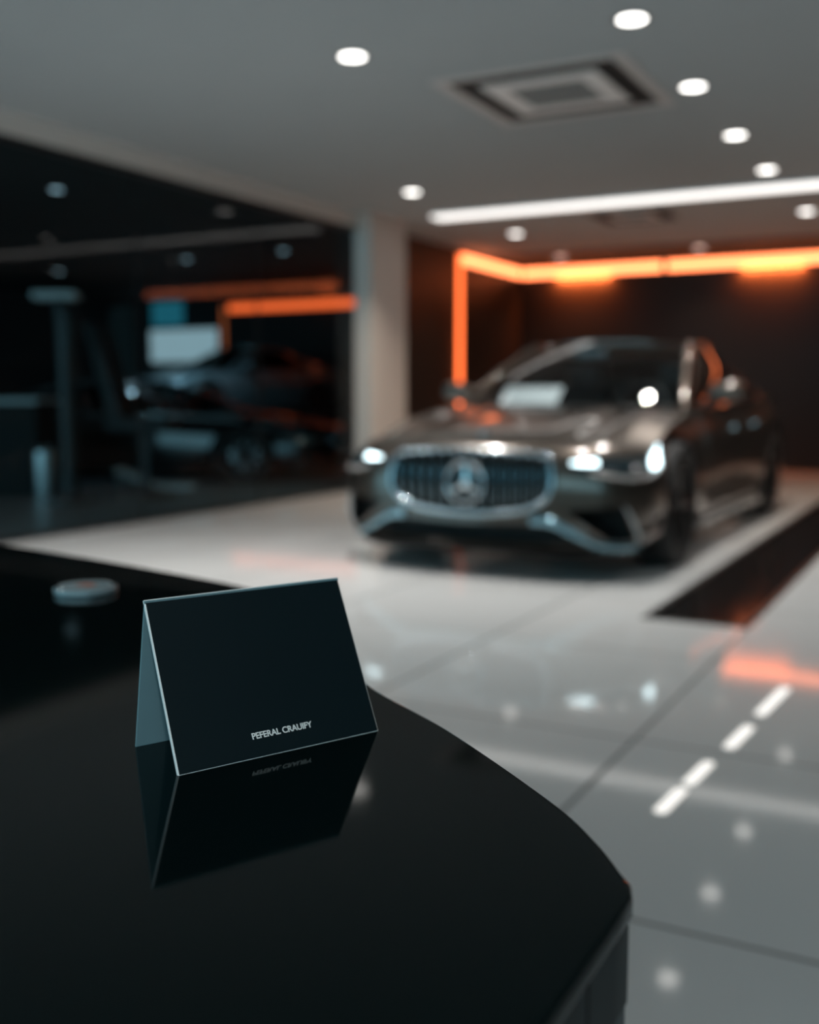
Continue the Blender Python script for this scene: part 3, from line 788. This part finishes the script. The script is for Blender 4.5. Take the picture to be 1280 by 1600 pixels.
for x, y, lab, k in DL:
    if lab is None: continue
    r = [o for o in bpy.data.objects if o.get('label') == lab][0]
    warm = (1, .98, .95) if y < 6.5 else (1, .93, .85) if y < 8 else (1, .83, .69) if y < 10 else (1, .66, .47)
    area_light(r, LAMP_W*k, warm, spread=135 if y == 3.5 else 112)
# dim downlights of the glazed room
M_LENSR = mat('lamp_lens_cool', (.8, .8, .8), .4, emit=(.55, .75, .85), es=1.6)
def px_at(px, py):
    a = at_y(px, py, 10.0); k = (DC-CAM_Z)/(a.z-CAM_Z); return (a.x*k, a.y*k)
for (x, y), lab in ((px_at(88, 296), 'dim cool downlight behind the glass at upper left'), (px_at(443, 392), 'dim cool downlight behind the glass above the sports car nose'),
                  (px_at(92, 424), 'dim cool downlight far behind the glass above the tall stand'), (px_at(292, 405), 'dim cool downlight behind the glass above the silver grey car')):
    r = copy_tree(first); r.location = (x, y, DC); tag(r, lab, 'downlight', 'dim downlights in the glazed room')
    for c in kids(r):
        if c.type == 'LIGHT': bpy.data.objects.remove(c)
        elif c.name.startswith('lens'): c.data = c.data.copy(); c.data.materials[0] = M_LENSR
    area_light(r, 45 if 'silver' in lab else 5.0, (.6, .85, 1.0))

# ------------------------------------------------------------------ ceiling air units
def make_unit(x, y, w, label, fo=.86, pi_=.62):
    r = empty('air_conditioner', (x, y, CEIL)); tag(r, label, 'air conditioner', 'square air units in the ceiling')
    h = w/2
    def ring(a, b, z0, z1):
        m = MB()
        m.box((-a, -a, z0), (a, -b, z1)).box((-a, b, z0), (a, a, z1)).box((-a, -b, z0), (-b, b, z1)).box((b, -b, z0), (a, b, z1)); return m
    ring(h, h*fo, -.007, 0).build('frame', M_VENT, r)
    MB().box((-h*fo, -h*fo, -.004), (h*fo, h*fo, 0)).build('slot_backing', M_VENTD, r)
    ring(h*pi_, h*.40, -.013, -.004).build('panel', M_VENTP, r, bevel=.004)
    MB().box((-h*.42, -h*.42, -.010), (h*.42, h*.42, -.004)).build('filter', M_VENTG, r)
    m = MB()
    for i in range(9): m.box((-h*.40, -h*.38+i*h*.095, -.012), (h*.40, -h*.38+i*h*.095+.008, -.010))
    m.build('slat', M_VENT, r)
    for k in range(4):
        fl = MB(); fl.slab([[(u*h*.56, h*.70+j*.035, -.004-j*.004) for u in (-1, 1)] for j in (0, 1)], (0, 0, -.002))
        o = fl.build('louvre', M_CAVE, r); o.rotation_euler = (0, 0, PI/2*k)
    return r
make_unit(-2.28, 6.10, 1.12, 'large square air unit in the ceiling among the near downlights')
u2 = make_unit(-3.12, 10.55, .80, 'smaller square air unit behind the white light bar', .95, .54)

# ------------------------------------------------------------------ reception desk
ZT = .72
edge = [(-1.75, 1.205), (-1.327, 1.142), (-1.10, 1.101), (-.90, 1.056), (-.76, 1.018), (-.64, .965), (-.54, .872), (-.47, .775), (-.414, .712), (-.313, .643), (-.205, .555), (-.165, .514), (-.142, .484)]
cv = [(p.x, p.y) for p in spline([(x, y, 0) for x, y in edge], 8)]
cv += [(-.134, .474), (-.130, .462), (-.130, .44)]
outline = cv+[(-.130, -.45), (-1.75, -.45)]
outline = outline[::-1]
dk = empty('reception_desk', (-.9, .35, 0)); tag(dk, 'black gloss desk with a curved far edge carrying the tent card', 'desk')
def rel(pts, inset=0.0):
    out = []
    n = len(pts)
    for i, p in enumerate(pts):
        a = Vector(pts[i-1]); b = Vector(pts[(i+1) % n]); d = (b-a).normalized(); nn = Vector((-d.y, d.x))
        q = Vector(p)+nn*inset
        out.append((q.x+.9, q.y-.35))
    return out
if sum(outline[i-1][0]*outline[i][1]-outline[i][0]*outline[i-1][1] for i in range(len(outline))) < 0: outline = outline[::-1]
MB().prism(rel(outline), ZT-.012, ZT).build('desk_top', M_DESK, dk, bevel=.0022, smooth=35)
MB().prism(rel(outline, .0015), ZT-.052, ZT-.012).build('apron', M_DESKS, dk, smooth=35)
MB().prism(rel(outline, .004), ZT-.054, ZT-.052).build('shadow_gap', M_SEAM, dk, smooth=35)
MB().prism(rel(outline, .0025), .0, ZT-.054).build('desk_base', M_DESKB, dk, smooth=35)
sm = MB(); sm.box((-.1315+.9, .404-.35-.0012, ZT-.30), (-.1305+.9-.0006, .404-.35+.0012, ZT-.012)); sm.build('panel_joint', M_SEAM, dk)

# ------------------------------------------------------------------ tent card
E_ = Vector((.4323, .9017, 0)); N_ = Vector((-.9017, .4323, 0)); UP = Vector((0, 0, 1))
BL = Vector((-.4180, .4850, ZT))
CWID, DEP, CH = .1475, .068, .098
tc = empty('tent_card', BL+E_*CWID/2+N_*DEP/2); tag(tc, 'folded dark teal tent card with pale edges standing on the black desk', 'card')
org = Vector(tc.location)
apex = BL+N_*.061+UP*CH+E_*.006
def leaf(p0, p1, th_dir, th, u0=0, u1=CWID, k0=0.0, k1=1.0):
    G = []
    for k in (k0, k1):
        q = p0.lerp(p1, k); G.append([tuple(q+E_*u-org) for u in (u0, u1)])
    return MB().slab(G, th_dir*th)
sl = (apex-BL); nf = E_.cross(sl.normalized()); 
if nf.dot(N_) > 0: nf = -nf
nf.normalize()
leaf(BL, apex, -nf, .0022).build('front_leaf', M_CARDE, tc, bevel=.0003)
face = leaf(BL+nf*.0003, apex+nf*.0003, -nf, .0003, .0009, CWID-.0006, .004, .992).build('printed_face', M_CARDF, tc)
sb2 = apex-(BL+N_*DEP); nb = E_.cross(sb2.normalized())
if nb.dot(N_) < 0: nb = -nb
nb.normalize()
leaf(BL+N_*DEP, apex-UP*.0005, -nb, .0016).build('back_leaf', M_CARDB, tc, bevel=.0003)
fc = bpy.data.curves.new('lettering', 'FONT'); fc.body = 'PEFERAL CRAUIFY'; fc.size = .0057; fc.extrude = .00008; fc.offset = .00012; fc.align_x = 'CENTER'; fc.align_y = 'BOTTOM_BASELINE'; fc.space_character = .97
fo = bpy.data.objects.new('lettering_source', fc); COL.objects.link(fo)
dg = bpy.context.evaluated_depsgraph_get(); dg.update()
tme = bpy.data.meshes.new_from_object(fo.evaluated_get(dg)); bpy.data.objects.remove(fo, do_unlink=True)
to = bpy.data.objects.new('lettering', tme); COL.objects.link(to); tme.materials.clear(); tme.materials.append(M_INK); to.parent = tc
vu = nf.cross(E_).normalized()
if vu.z < 0: vu = -vu
Rm = Matrix(((E_.x, vu.x, nf.x), (E_.y, vu.y, nf.y), (E_.z, vu.z, nf.z)))
to.matrix_local = Matrix.Translation(BL+E_*.0755+sl*.105+nf*.0006-org) @ Rm.to_4x4()

# ------------------------------------------------------------------ puck
pk = empty('metal_disc', (-.912, .905, ZT)); tag(pk, 'round silver disc with an orange mark lying on the far end of the desk', 'disc')
MB().lathe([(0, 0), (.034, 0), (.036, .002), (.036, .006), (.0345, .0075), (.031, .008), (0, .008)], 48).build('disc_body', mat('brushed_disc', (0.42, 0.50, 0.52), 0.35, metal=0.35), pk, smooth=30)
MB().lathe([(.031, .0080), (.0325, .0088), (.034, .0080)], 48).build('rim', M_CHROME, pk, smooth=60)
mk = MB(); mk.box((-.012, -.004, .008), (-.002, .006, .0086)).box((0, -.003, .008), (.010, .008, .0086)).box((-.010, .008, .008), (.004, .011, .0086)); o = mk.build('orange_mark', M_ORANGE, pk); o['label'] = 'small orange mark on the disc'
